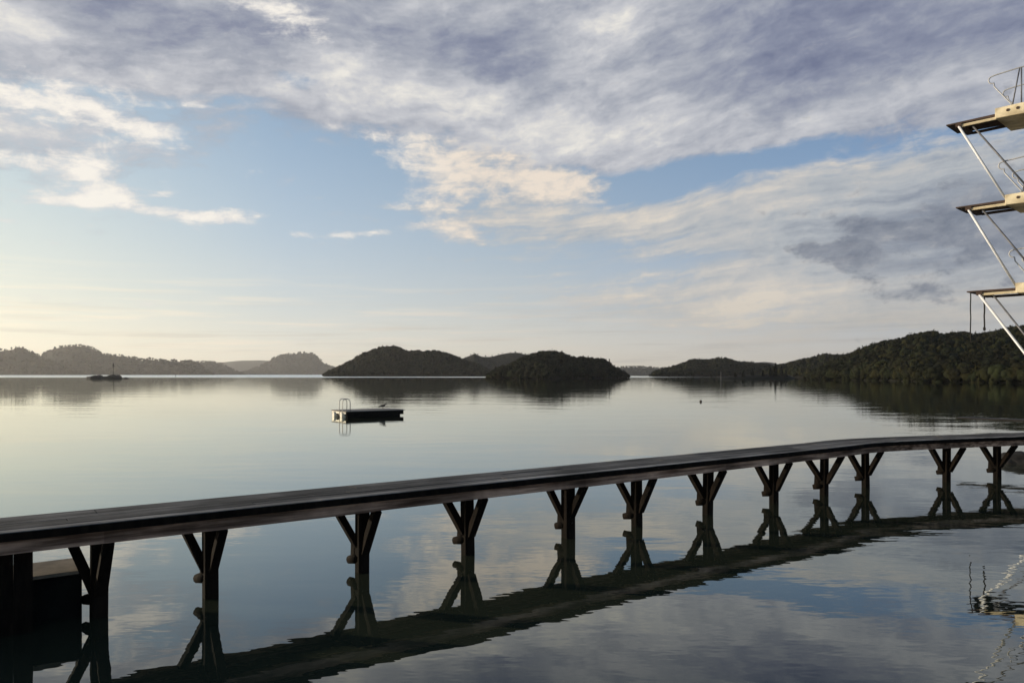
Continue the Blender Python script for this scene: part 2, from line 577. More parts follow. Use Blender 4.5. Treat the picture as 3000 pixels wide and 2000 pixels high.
class Hill:
    """profile: (px, py) points of the skyline as seen; front / ridge / back: distances"""

    def __init__(self, profile, front, ridge, back, tree=8.0, rough=0.10, seed=1, cut=None):
        p = np.array(profile, float)
        self.px, self.py = p[:, 0], p[:, 1]
        self.front, self.ridge, self.back = front, ridge, back
        self.tree, self.rough, self.seed = tree, rough, seed
        self.cut = cut

    def fr(self, px):
        if isinstance(self.front, (int, float)):
            return np.full_like(px, float(self.front))
        q = np.array(self.front, float)
        return np.interp(px, q[:, 0], q[:, 1])

    def top(self, px):
        py = np.interp(px, self.px, self.py)
        return EYE + (HZ - py) / F * self.ridge

    def dist(self, px, v):
        f = self.fr(px)
        return np.where(v < 0.6, f + (self.ridge - f) * (v / 0.6), self.ridge + (self.back - self.ridge) * (v - 0.6) / 0.4)

    def height(self, px, v):
        H = self.top(px) - self.tree * 0.72
        H = np.maximum(H, -1.0 + 0 * px)
        up = np.clip(v / 0.6, 0, 1)
        g = np.where(v < 0.6, 0.10 * np.minimum(up * 12, 1) + 0.90 * (0.55 * up + 0.45 * np.sin(up * math.pi / 2)) ** 1.15,
                     np.cos(np.clip((v - 0.6) / 0.4, 0, 1) * math.pi / 2))
        d = self.dist(px, v)
        x = (px - 1500) / F * d
        k = 1 + self.rough * wav(x / self.ridge * 26, d / self.ridge * 26, self.seed) * np.sin(np.clip(up, 0, 1) * math.pi)
        return np.where(H > 0, H * g * k, H * g) - 0.6 * (1 - np.minimum(up * 8, 1)) - 1.2 * np.clip((v - 0.97) / 0.03, 0, 1)

    def ground(self, name, mat, label, cat, nu=160, nv=22):
        px = np.linspace(self.px[0], self.px[-1], nu)
        v = np.linspace(0, 1, nv)
        P, V = np.meshgrid(px, v, indexing='ij')
        D = self.dist(P, V)
        Z = self.height(P, V)
        Xw = (P - 1500) / F * D
        co = np.stack([Xw, D, Z], -1).reshape(-1, 3)
        idx = np.arange(nu * nv).reshape(nu, nv)
        fc = np.stack([idx[:-1, :-1], idx[1:, :-1], idx[1:, 1:], idx[:-1, 1:]], -1).reshape(-1, 4)
        me = bpy.data.meshes.new(name)
        me.from_pydata(co.tolist(), [], fc.tolist())
        me.polygons.foreach_set('use_smooth', np.ones(len(fc), bool))
        me.materials.append(mat)
        o = bpy.data.objects.new(name, me)
        COL.objects.link(o)
        tag(o, label, cat, kind='structure')
        return o

    def wood(self, mat, label, n, quads, qs, hmin=0.7, hmax=1.2, rng=None, shore=0.004, vmax=0.72, name='woodland', conifer=0.15, mute=1.0):
        rng = rng or np.random.default_rng(self.seed * 7 + 3)
        px = rng.uniform(self.px[0], self.px[-1], n * 3)
        v = shore + (vmax - shore) * rng.uniform(0, 1, n * 3) ** 1.1
        v[: n // 5] = shore + rng.uniform(0, 0.06, n // 5)      # a thick fringe along the shore
        z = self.height(px, v)
        ok = (z > -0.45) & (self.top(px) > self.tree * 0.45)
        px, v, z = px[ok][:n], v[ok][:n], z[ok][:n]
        d = self.dist(px, v)
        x = (px - 1500) / F * d
        hh = self.tree * rng.uniform(hmin, hmax, len(px))
        # trees keep below the skyline seen, a few stand out of it
        hh = np.minimum(hh, np.maximum(self.top(px) * d / self.ridge - z, self.tree * 0.35) * rng.uniform(0.85, 1.25, len(px)))
        forest(name, mat, label, x, d, z, hh, quads, qs, rng, conifer, mute)


def ico(sub):
    bm = bmesh.new()
    bmesh.ops.create_icosphere(bm, subdivisions=sub, radius=1.0)
    bm.verts.ensure_lookup_table()
    v = np.array([q.co[:] for q in bm.verts])
    f = np.array([[q.index for q in p.verts] for p in bm.faces])
    bm.free()
    return v, f


ICO1 = ico(2)
ICO0 = ico(1)


def crown_parts(rng, quads, qs, kind):
    """unit crown, base at z=0, height 1: returns core verts/tris and leaf quads"""
    base_v, base_f = ICO1 if quads >= 60 else ICO0
    cores = []
    if kind == 'cone':
        v = base_v.copy()
        zz = (v[:, 2] + 1) / 2
        r = 0.24 * (1 - zz * 0.85)
        ring = np.hypot(v[:, 0], v[:, 1]) + 1e-6
        k = np.where(ring > 0.05, r / ring, 0) * np.minimum(1, ring * 2)
        w = np.stack([v[:, 0] * k, v[:, 1] * k, zz], -1)
        w *= 1 + rng.normal(0, 0.06, (len(w), 1))
        cores.append(w)
    else:
        nl = 3 if quads < 60 else 5
        for i in range(nl):
            a = rng.uniform(0, 6.28)
            rr = 0.0 if i == 0 else rng.uniform(0.12, 0.24)
            c = np.array([math.cos(a) * rr, math.sin(a) * rr, 0.58 if i == 0 else rng.uniform(0.36, 0.72)])
            s = np.array([0.30, 0.30, 0.36]) if i == 0 else rng.uniform(0.17, 0.25, 3)
            w = base_v * s * (1 + rng.normal(0, 0.10, (len(base_v), 1))) + c
            w[:, 2] = np.maximum(w[:, 2], 0.02)
            cores.append(w)
    V, Fc, k = [], [], 0
    for w in cores:
        V.append(w)
        Fc.append(base_f + k)
        k += len(w)
    V = np.concatenate(V)
    Fc = np.concatenate(Fc)
    # leaf sprays on and just outside the core
    pick = rng.integers(0, len(V), quads)
    c = V[pick].copy()
    mid = np.array([0, 0, 0.5])
    out = c - mid
    out /= np.linalg.norm(out, axis=1, keepdims=True) + 1e-6
    c = c + out * rng.uniform(-0.03, 0.07, (quads, 1)) + rng.normal(0, 0.03, (quads, 3))
    a = rng.normal(0, 1, (quads, 3))
    a /= np.linalg.norm(a, axis=1, keepdims=True)
    b = np.cross(a, rng.normal(0, 1, (quads, 3)))
    b /= np.linalg.norm(b, axis=1, keepdims=True) + 1e-6
    s1 = qs * rng.uniform(0.5, 1.2, (quads, 1))
    s2 = qs * rng.uniform(0.3, 0.8, (quads, 1))
    Q = np.stack([c - a * s1, c + b * s2, c + a * s1, c - b * s2], 1)
    return V, Fc, Q


def forest(name, mat, label, x, y, z, h, quads, qs, rng, conifer=0.15, mute=1.0):
    var = [crown_parts(rng, quads, qs, 'round') for _ in range(6)] + [crown_parts(rng, quads, qs, 'cone') for _ in range(2)]
    VV, TT, QQ, TI = [], [], [], []
    off = 0
    for i in range(len(x)):
        k = rng.integers(6, 8) if rng.uniform() < conifer else rng.integers(0, 6)
        V, Fc, Q = var[k]
        a = rng.uniform(0, 6.28)
        c, s = math.cos(a), math.sin(a)
        wide = rng.uniform(0.85, 1.35)
        R = np.array([[c * wide, -s * wide, 0], [s * wide, c * wide, 0], [0, 0, 1]]) * h[i]
        p = np.array([x[i], y[i], z[i] - 0.03 * h[i]])
        v1 = V @ R.T + p
        v2 = Q.reshape(-1, 3) @ R.T + p
        VV.append(v1)
        VV.append(v2)
        TT.append(Fc + off)
        off += len(v1)
        QQ.append(np.arange(len(v2)).reshape(-1, 4) + off)
        off += len(v2)
        tint = rng.uniform(0.55, 1.5)
        hue = rng.uniform(0, 1)
        TI.append(np.tile(np.array([[tint * (0.9 + 0.35 * hue), tint, tint * (0.9 - 0.25 * hue), 1.0]]), (len(v1) + len(v2), 1)))
    V = np.concatenate(VV)
    T = np.concatenate(TT)
    Q = np.concatenate(QQ)
    me = bpy.data.meshes.new(name)
    me.vertices.add(len(V))
    me.vertices.foreach_set('co', V.astype(np.float32).ravel())
    nl = len(T) * 3 + len(Q) * 4
    me.loops.add(nl)
    me.loops.foreach_set('vertex_index', np.concatenate([T.ravel(), Q.ravel()]).astype(np.int32))
    me.polygons.add(len(T) + len(Q))
    st = np.concatenate([np.arange(len(T)) * 3, len(T) * 3 + np.arange(len(Q)) * 4]).astype(np.int32)
    me.polygons.foreach_set('loop_start', st)
    me.update(calc_edges=True)
    at = me.attributes.new('tint', 'FLOAT_COLOR', 'POINT')
    at.data.foreach_set('color', np.concatenate(TI).astype(np.float32).ravel())
    me.materials.append(mat)
    o = bpy.data.objects.new(name, me)
    COL.objects.link(o)
    tag(o, label, 'trees', kind='stuff')
    return o


def make_land():
    leaf = surface('foliage', (0.008, 0.0092, 0.0048), 0.9, (0.015, 0.0175, 0.0075), nscale=0.09, spec=0.08, use_tint=True)
    ground = surface('heath_and_rock', (0.010, 0.011, 0.007), 0.9, (0.020, 0.020, 0.015), nscale=0.02, spec=0.1)
    # far hills at the left
    far = Hill([(540, 1098), (620, 1062), (700, 1054), (760, 1053), (830, 1056), (900, 1060), (1000, 1078), (1100, 1099)], 5500, 5900, 6100, tree=8, seed=3)
    far.ground('hill', ground, 'faintest low ridge far off between the hazy left hills', 'hill')
    h = Hill([(640, 1099), (690, 1092), (735, 1080), (765, 1066), (785, 1058), (800, 1045), (830, 1033), (860, 1032), (885, 1029), (915, 1032), (930, 1042), (945, 1055), (962, 1068), (1000, 1078), (1060, 1090), (1110, 1099)],
             3900, 4200, 4500, tree=14, seed=4)
    h.ground('hill', ground, 'hazy pale domed hill left of the middle island', 'hill')
    h.wood(leaf, 'hazy woods covering the pale domed hill', 900, 8, 0.16)
    h = Hill([(420, 1098), (480, 1065), (540, 1058), (575, 1056), (600, 1055), (625, 1056), (645, 1060), (665, 1070), (690, 1082), (715, 1092), (735, 1099)], 3300, 3500, 3800, tree=11, seed=5)
    h.ground('hill', ground, 'low hazy headland tapering off right of the long left ridge', 'hill')
    h.wood(leaf, 'hazy woods on the low tapering headland', 500, 8, 0.16)
    h = Hill([(-900, 1030), (-300, 1040), (60, 1050), (100, 1040), (118, 1036), (135, 1026), (150, 1019), (172, 1011), (190, 1008), (225, 1006), (255, 1009), (270, 1014), (285, 1022), (305, 1031), (350, 1036), (400, 1044), (420, 1050), (440, 1045),
              (460, 1050), (500, 1050), (530, 1053), (560, 1053), (585, 1064), (605, 1078), (622, 1090), (640, 1099)], 2450, 2650, 2950, tree=11, seed=6)
    h.ground('hill', ground, 'long hazy hill with a rounded summit behind the rock islet', 'hill')
    h.wood(leaf, 'hazy woods on the long hill behind the rock islet', 2400, 8, 0.15)
    h = Hill([(-1200, 1000), (-500, 985), (-200, 1010), (-60, 1022), (0, 1020), (20, 1019), (40, 1015), (60, 1015), (80, 1019), (100, 1029), (130, 1043), (165, 1060), (200, 1076), (240, 1090), (270, 1099)], 2150, 2300, 2550, tree=11, seed=7)
    h.ground('hill', ground, 'dusky wooded hill cut by the left edge of the picture', 'hill')
    h.wood(leaf, 'hazy woods on the hill at the far left edge', 1800, 8, 0.15)
    # low far land at right of the middle
    h = Hill([(1700, 1098), (1790, 1075), (1820, 1071), (1860, 1070), (1900, 1072), (1940, 1075), (2000, 1085), (2080, 1099)], 2700, 2900, 3200, tree=10, seed=8)
    h.ground('hill', ground, 'low grey far shore in the gap between the two islands', 'hill')
    h.wood(leaf, 'grey far woods in the gap between the islands', 400, 8, 0.16)
    h = Hill([(2080, 1099), (2150, 1068), (2200, 1056), (2240, 1053), (2262, 1055), (2300, 1066), (2380, 1099)], 2300, 2450, 2700, tree=10, seed=9)
    h.ground('hill', ground, 'small grey hump of hill behind the wooded point', 'hill')
    # islands in the middle
    h = Hill([(1300, 1099), (1335, 1052), (1365, 1042), (1390, 1031), (1412, 1040), (1440, 1041), (1462, 1034), (1490, 1029), (1515, 1028), (1545, 1035), (1600, 1052), (1660, 1070), (1720, 1099)], 1040, 1120, 1240, tree=3.0, seed=10, rough=0.05)
    h.ground('island', ground, 'smooth greyish hill showing between the two wooded islands', 'island')
    h.wood(leaf, 'woods on the greyish hill between the two islands', 500, 16, 0.14, vmax=0.6)
    h = Hill([(932, 1100), (945, 1095), (965, 1085), (985, 1076), (1010, 1063), (1030, 1055), (1050, 1040), (1062, 1033), (1085, 1025), (1110, 1016), (1140, 1013), (1165, 1013), (1180, 1020), (1192, 1027), (1210, 1026), (1225, 1024), (1245, 1027),
              (1265, 1023), (1285, 1027), (1305, 1030), (1330, 1040), (1350, 1048), (1380, 1058), (1410, 1070), (1440, 1085), (1470, 1099)], 740, 810, 900, tree=6.5, seed=11)
    h.ground('island', ground, 'broad wooded island right behind the swimming raft', 'island')
    h.wood(leaf, 'woods on the broad island behind the raft', 1500, 26, 0.12)
    h = Hill([(1418, 1100), (1438, 1090), (1454, 1078), (1475, 1072), (1495, 1066), (1515, 1054), (1540, 1042), (1570, 1031), (1600, 1027), (1630, 1028), (1650, 1034), (1668, 1043), (1690, 1046), (1710, 1044), (1740, 1049), (1765, 1050),
              (1785, 1060), (1798, 1074), (1818, 1085), (1836, 1094), (1850, 1099)], [(1418, 400), (1600, 372), (1850, 470)], 470, 560, tree=5.0, seed=12)
    h.ground('island', ground, 'dark steep wooded island in the centre of the picture', 'island')
    h.wood(leaf, 'dark woods on the steep central island', 1300, 44, 0.11)
    h = Hill([(1880, 1100), (1910, 1092), (1930, 1081), (1970, 1072), (1990, 1066), (2010, 1056), (2035, 1049), (2060, 1052), (2075, 1053), (2095, 1048), (2120, 1047), (2140, 1051), (2160, 1058), (2200, 1060), (2250, 1066), (2300, 1078), (2360, 1099)],
             700, 780, 880, tree=6.5, seed=13)
    h.ground('hill', ground, 'low dark wooded ridge left of the conifer point', 'hill')
    h.wood(leaf, 'dark woods on the low ridge left of the conifer point', 1100, 26, 0.12)
    h = Hill([(2210, 1099), (2260, 1075), (2300, 1062), (2330, 1055), (2380, 1046), (2395, 1040), (2412, 1033), (2430, 1036), (2450, 1037), (2490, 1035), (2520, 1024), (2560, 1012), (2700, 1000), (2900, 1010), (3100, 1060)],
             [(2210, 620), (2450, 470), (3100, 430)], 690, 820, tree=7, seed=14)
    h.ground('hill', ground, 'dark wooded hillside stepping down to the conifer point', 'hill')
    h.wood(leaf, 'dark woods stepping down behind the conifer point', 1700, 40, 0.11)
    # low point with single trees
    h = Hill([(2105, 1105), (2135, 1101), (2160, 1099), (2200, 1097), (2250, 1096), (2290, 1096), (2310, 1099), (2330, 1106)], 398, 408, 425, tree=0.0, seed=15)
    h.ground('headland', ground, 'low dark rocky point carrying a few conifers', 'headland', nu=60, nv=12)
    # the near wooded hill at the right
    h = Hill([(2330, 1106), (2380, 1088), (2420, 1066), (2460, 1050), (2495, 1037), (2515, 1024), (2530, 1014), (2555, 1006), (2575, 1002), (2600, 998), (2625, 994), (2650, 987), (2670, 980), (2690, 977), (2710, 973), (2735, 972), (2750, 978), (2765, 981),
              (2785, 974), (2805, 975), (2825, 971), (2850, 976), (2880, 976), (2905, 972), (2920, 968), (2945, 963), (2965, 957), (3000, 953), (3200, 940), (3500, 925), (3900, 935), (4300, 1000)],
             [(2330, 330), (2480, 300), (2700, 225), (3000, 190), (4300, 150)], 400, 520, tree=5.2, seed=16, rough=0.16)
    h.ground('hill', ground, 'steep dark wooded hill behind the diving tower', 'hill', nu=220, nv=30)
    h.wood(leaf, 'dense dark green woods on the near hill behind the diving tower', 6500, 70, 0.085, shore=0.0, conifer=0.3)

    # conifers one can tell apart on the point
    bark = surface('bark', (0.05, 0.04, 0.03), 0.9, (0.09, 0.07, 0.05), nscale=1.5)
    rng = np.random.default_rng(5)
    spots = [(2272, 1062, 4.2, 'tallest broad dark conifer on the low wooded point', 403), (2289, 1072, 3.4, 'dark conifer leaning right of the tallest one on the point', 405),
             (2258, 1075, 3.0, 'dark conifer close left of the tallest one on the point', 404), (2205, 1078, 2.2, 'slim dark conifer alone in the middle of the low point', 404),
             (2178, 1086, 2.4, 'short bushy conifer near the left end of the low point', 402), (2236, 1084, 2.2, 'small dark conifer between the slim one and the tall cluster', 403),
             (2302, 1084, 2.4, 'small dark conifer at the right end of the low point', 404), (2154, 1091, 2.2, 'lowest scrubby conifer at the left tip of the point', 403)]
    for px, py, w, lab, d in spots:
        base = Vector((ray_x(px, d), d, 0.15))
        H = EYE + (HZ - py) / F * d - base.z
        r = empty('conifer_tree', base)
        tag(r, lab, 'tree', 'conifers on the low point')
        mb = MB()
        mb.tube([base, base + Vector((0.05, 0, H * 0.5)), base + Vector((0.0, 0.05, H * 0.96))], 0.14, 7, radii=[0.16, 0.10, 0.03])
        mb.build('trunk', bark, r)
        # crown: drooping boughs in whorls
        V, Q = [], []
        mb = MB()
        nb = int(120 + 30 * H)
        for i in range(nb):
            k = rng.uniform(0.08, 1.0)
            z = H * k
            ext = w * 0.5 * (1 - k) ** 0.75 * rng.uniform(0.5, 1.12) + 0.12
            a = rng.uniform(0, 6.28)
            u = Vector((math.cos(a), math.sin(a), -0.25))
            s = Vector((-math.sin(a), math.cos(a), 0))
            p = base + Vector((0, 0, z))
            q = p + u * ext
            for j in range(3):
                f = 0.35 + 0.3 * j
                c = p.lerp(q, f) + Vector(rng.normal(0, 0.06, 3))
                sz = 0.24 + 0.30 * (1 - k) * rng.uniform(0.6, 1.2)
                tt = rng.uniform(0.6, 1.3)
                vs = [mb.bm.verts.new(c + u * sz), mb.bm.verts.new(c + s * sz * 0.6 + Vector((0, 0, 0.05))), mb.bm.verts.new(c - u * sz), mb.bm.verts.new(c - s * sz * 0.6 - Vector((0, 0, 0.08)))]
                mb._tint([mb.bm.faces.new(vs)], tt)
        mb.build('crown', leaf, r)
# ------------------------------------------------------------------ jetty
def catmull(pts, n):
    out = []
    P = [pts[0] * 2 - pts[1]] + pts + [pts[-1] * 2 - pts[-2]]
    for i in range(1, len(P) - 2):
        for k in range(n):
            u = k / n
            a, b, c, d = P[i - 1], P[i], P[i + 1], P[i + 2]
            out.append(0.5 * ((2 * b) + (c - a) * u + (2 * a - 5 * b + 4 * c - d) * u * u + (3 * b - a - 3 * c + d) * u ** 3))
    out.append(pts[-1])
    return out


POSTS = [(290, 1802), (617, 1752), (1060, 1676), (1372, 1620), (1665, 1571), (1866, 1538), (2072, 1503), (2267, 1474), (2414, 1451), (2536, 1428), (2773, 1410), (2921, 1401)]


def post_points():
    raw = [at_height(px, py, 0.0) for px, py in POSTS]
    # straight reach: least squares through the first nine posts
    A = np.array([[p.x, p.y] for p in raw[:9]])
    k, m = np.polyfit(A[:, 0], A[:, 1], 1)
    out = []
    for i, (px, py) in enumerate(POSTS):
        if i < 9:
            s = (px - 1500) / F
            y = m / (1 - k * s)
            out.append(Vector((s * y, y, 0)))
        else:
            out.append(raw[i])
    print('jetty line', k, m)
    for a, b in zip(out, raw):
        print('post', tuple(round(q, 2) for q in a), tuple(round(q, 2) for q in b))
    return out


def make_jetty():
    wood_deck = surface('weathered_planks', (0.060, 0.056, 0.051), 0.88, (0.185, 0.172, 0.156), nscale=1.0, detail=9, spec=0.12, bump=0.004, bscale=2, use_tint=True, scale=(1.1, 26, 26), along=math.radians(35.6), patch=0.35)
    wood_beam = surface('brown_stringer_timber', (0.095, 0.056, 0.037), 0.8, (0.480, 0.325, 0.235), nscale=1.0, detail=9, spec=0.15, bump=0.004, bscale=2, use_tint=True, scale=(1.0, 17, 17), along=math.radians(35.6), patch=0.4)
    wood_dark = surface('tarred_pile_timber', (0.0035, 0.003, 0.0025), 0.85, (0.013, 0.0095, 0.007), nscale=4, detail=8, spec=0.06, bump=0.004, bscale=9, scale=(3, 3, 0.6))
    pts = post_points()
    d0 = (pts[8] - pts[0]).normalized()
    axis = [pts[0] - d0 * 7.0, pts[0] - d0 * 3.0] + pts[:12]
    d1 = (pts[11] - pts[10]).normalized()
    axis += [pts[11] + d1 * 2.2, pts[11] + d1 * 4.6, pts[11] + d1 * 8.0]
    line = catmull(axis, 8)

    def nrm(i):
        a = line[max(i - 1, 0)]
        b = line[min(i + 1, len(line) - 1)]
        d = (b - a).normalized()
        return Vector((-d.y, d.x, 0))          # away from the camera

    root = empty('wooden_jetty', pts[0])
    tag(root, 'long narrow weathered wooden jetty on Y braced posts curving right over the water', 'jetty')

    TOP = 0.975
    # deck: lengthwise boards with gaps and butt joints
    mb = MB()
    nb, wb, gap = 6, 0.132, 0.010
    rnd = random.Random(3)
    for b in range(nb):
        off = (b - (nb - 1) / 2) * (wb + gap)
        i = -rnd.randint(0, 7)
        while i < len(line) - 1:
            j = i + 16
            a0, a1 = max(i, 0), min(j, len(line) - 1)
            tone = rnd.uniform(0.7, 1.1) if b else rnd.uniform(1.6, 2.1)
            lift = rnd.uniform(-0.003, 0.004)
            for k in range(a0, a1):
                n0, n1 = nrm(k), nrm(k + 1)
                e0 = 0.004 if k == a0 else 0
                e1 = 0.004 if k == a1 - 1 else 0
                dd = (line[k + 1] - line[k]).normalized()
                p0, p1 = line[k] + dd * e0, line[k + 1] - dd * e1
                z0, z1 = TOP - 0.048 + lift, TOP + lift
                q = []
                for z in (z0, z1):
                    q += [p0 + n0 * (off - wb / 2) + Vector((0, 0, z)), p1 + n1 * (off - wb / 2) + Vector((0, 0, z)),
                          p1 + n1 * (off + wb / 2) + Vector((0, 0, z)), p0 + n0 * (off + wb / 2) + Vector((0, 0, z))]
                mb.hexa(q, tone)
            i = j
    mb.build('deck', wood_deck, root)
    for off in (-0.438, 0.438):  # dark strips added as painted shade along the deck edges
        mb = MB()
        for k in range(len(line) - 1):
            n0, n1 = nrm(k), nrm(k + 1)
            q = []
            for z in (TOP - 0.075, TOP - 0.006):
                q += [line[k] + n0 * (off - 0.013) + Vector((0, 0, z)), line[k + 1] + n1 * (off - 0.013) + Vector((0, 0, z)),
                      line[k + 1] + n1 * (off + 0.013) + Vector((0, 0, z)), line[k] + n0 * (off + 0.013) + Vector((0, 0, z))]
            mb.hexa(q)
        mb.build('edge_shade_strip', wood_dark, root)
    # stringers, near and far, in butted lengths
    for side, off in (('near', -0.335), ('far', 0.335)):
        mb = MB()
        i = 0
        seg = 16
        while i < len(line) - 1:
            j = min(i + seg, len(line) - 1)
            tone = rnd.uniform(0.75, 1.25)
            dz = rnd.uniform(-0.006, 0.006)
            for k in range(i, j):
                n0, n1 = nrm(k), nrm(k + 1)
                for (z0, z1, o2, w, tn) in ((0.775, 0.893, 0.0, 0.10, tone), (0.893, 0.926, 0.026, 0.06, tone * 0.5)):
                    q = []
                    for z in (z0 + dz, z1 if z1 > 0.9 else z1 + dz):
                        oo = off + (o2 if off < 0 else -o2)
                        q += [line[k] + n0 * (oo - w / 2) + Vector((0, 0, z)), line[k + 1] + n1 * (oo - w / 2) + Vector((0, 0, z)),
                              line[k + 1] + n1 * (oo + w / 2) + Vector((0, 0, z)), line[k] + n0 * (oo + w / 2) + Vector((0, 0, z))]
                    mb.hexa(q, tn)
            i = j
        mb.build('stringer', wood_beam, root)
    # posts with Y braces and a low cross tie
    u0 = Vector((-0.90, 0.40, 0)).normalized()
    more = [pts[11] + d1 * 2.2, pts[11] + d1 * 4.4]
    for i, p in enumerate(pts + more):
        rr = random.Random(40 + i)
        kk = line_index = min(range(len(line)), key=lambda q: (line[q] - p).length)
        n = nrm(kk)
        d = Vector((n.y, -n.x, 0))
        u = u0.copy() if i < 10 else (u0 * 0.6 + n * 0.4).normalized()
        w = 0.16 if i == 0 else (0.145 if i < 6 else 0.13)
        mb = MB()
        lean = Vector((rr.uniform(-.022, .022), rr.uniform(-.022, .022), 0))
        w *= rr.uniform(0.92, 1.10)
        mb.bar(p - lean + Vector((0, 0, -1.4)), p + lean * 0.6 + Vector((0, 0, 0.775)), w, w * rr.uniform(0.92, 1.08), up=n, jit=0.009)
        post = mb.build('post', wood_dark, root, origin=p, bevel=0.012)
        # cap under the stringers
        mb = MB()
        c = p + Vector((0, 0, 0.83))
        mb.bar(c - n * 0.28, c + n * 0.28, 0.12, 0.11)
        mb.build('cap_beam', wood_dark, post, origin=p)
        # braces
        for s in (1, -1):
            mb = MB()
            arm = Vector((-0.335, 0.07, 0)) if s > 0 else Vector((0.225, -0.245, 0))
            arm = arm * rr.uniform(0.93, 1.07)
            hi = p + arm + Vector((0, 0, 0.785 + rr.uniform(-.01, .0)))
            lo = p + arm * 0.16 + Vector((0, 0, 0.27 + rr.uniform(-.045, .045)))
            bw = rr.uniform(0.082, 0.104)
            mb.bar(lo, hi, bw, 0.088, up=n, jit=0.007)
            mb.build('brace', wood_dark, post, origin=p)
        # low tie: a log end standing out at the left of the post
        mb = MB()
        zt = 0.165 + rr.uniform(-.03, .03)
        tl = rr.uniform(0.18, 0.225)
        e = p + u * tl + Vector((0, 0, zt - 0.012))
        mb.tube([p + u * 0.0 + Vector((0, 0, zt + 0.03)), p + u * 0.10 + Vector((0, 0, zt + 0.01)), e], 0.05, 9, radii=[0.075, 0.062, 0.048])
        mb.hexa([p + u * 0.02 - n * 0.05 + Vector((0, 0, zt)), p + u * 0.14 - n * 0.05 + Vector((0, 0, zt)), p + u * 0.14 + n * 0.05 + Vector((0, 0, zt)), p + u * 0.02 + n * 0.05 + Vector((0, 0, zt)),
                 p + u * 0.02 - n * 0.045 + Vector((0, 0, zt + 0.26)), p + u * 0.135 - n * 0.045 + Vector((0, 0, zt + 0.21)), p + u * 0.135 + n * 0.045 + Vector((0, 0, zt + 0.21)), p + u * 0.02 + n * 0.045 + Vector((0, 0, zt + 0.26))])
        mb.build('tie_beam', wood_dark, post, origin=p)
        # bolt heads
        for z in (0.40, 0.22):
            mb = MB()
            c = p - n * (w / 2) + Vector((0, 0, z))
            mb.tube([c + n * 0.004, c - n * 0.022], 0.014, 6)
            mb.build('bolt', wood_dark, post, origin=p)

    # foundations at the near end
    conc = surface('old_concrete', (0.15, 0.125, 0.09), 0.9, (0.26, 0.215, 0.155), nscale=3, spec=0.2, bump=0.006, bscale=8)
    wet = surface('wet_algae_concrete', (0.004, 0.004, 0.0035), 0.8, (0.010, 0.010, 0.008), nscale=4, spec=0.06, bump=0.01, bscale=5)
    p = pts[0]
    n = Vector((-d0.y, d0.x, 0))
    c0 = at_height(241, 1676, 0.43)
    c0.z = 0
    up = Vector((0, 0, 1))
    blk = empty('concrete_block', c0 - d0 * 1.0 + n * 0.3)
    tag(blk, 'dark wet concrete block with a pale dry top under the left end of the jetty', 'block')
    mb = MB()
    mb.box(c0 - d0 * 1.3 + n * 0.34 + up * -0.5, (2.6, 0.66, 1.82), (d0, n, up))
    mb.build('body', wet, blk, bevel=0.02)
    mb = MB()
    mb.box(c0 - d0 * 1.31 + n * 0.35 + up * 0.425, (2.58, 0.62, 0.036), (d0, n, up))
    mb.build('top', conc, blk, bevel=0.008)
    e = at_height(96, 1846, 0.0)
    mb = MB()
    rr = random.Random(9)
    for i in range(20):
        c = e - d0 * (0.075 + i * 0.15)
        mb.bar(c + up * -1.3, c + up * (0.768 + rr.uniform(-.02, .002)), 0.1485, 0.07 + rr.uniform(0, .02), up=n, jit=0.003)
    o = mb.build('timber_bulkhead', wood_dark, None, origin=e - d0 * 1.5)
    tag(o, 'black upright timber wall below the jetty at the left edge', 'bulkhead')
    return pts


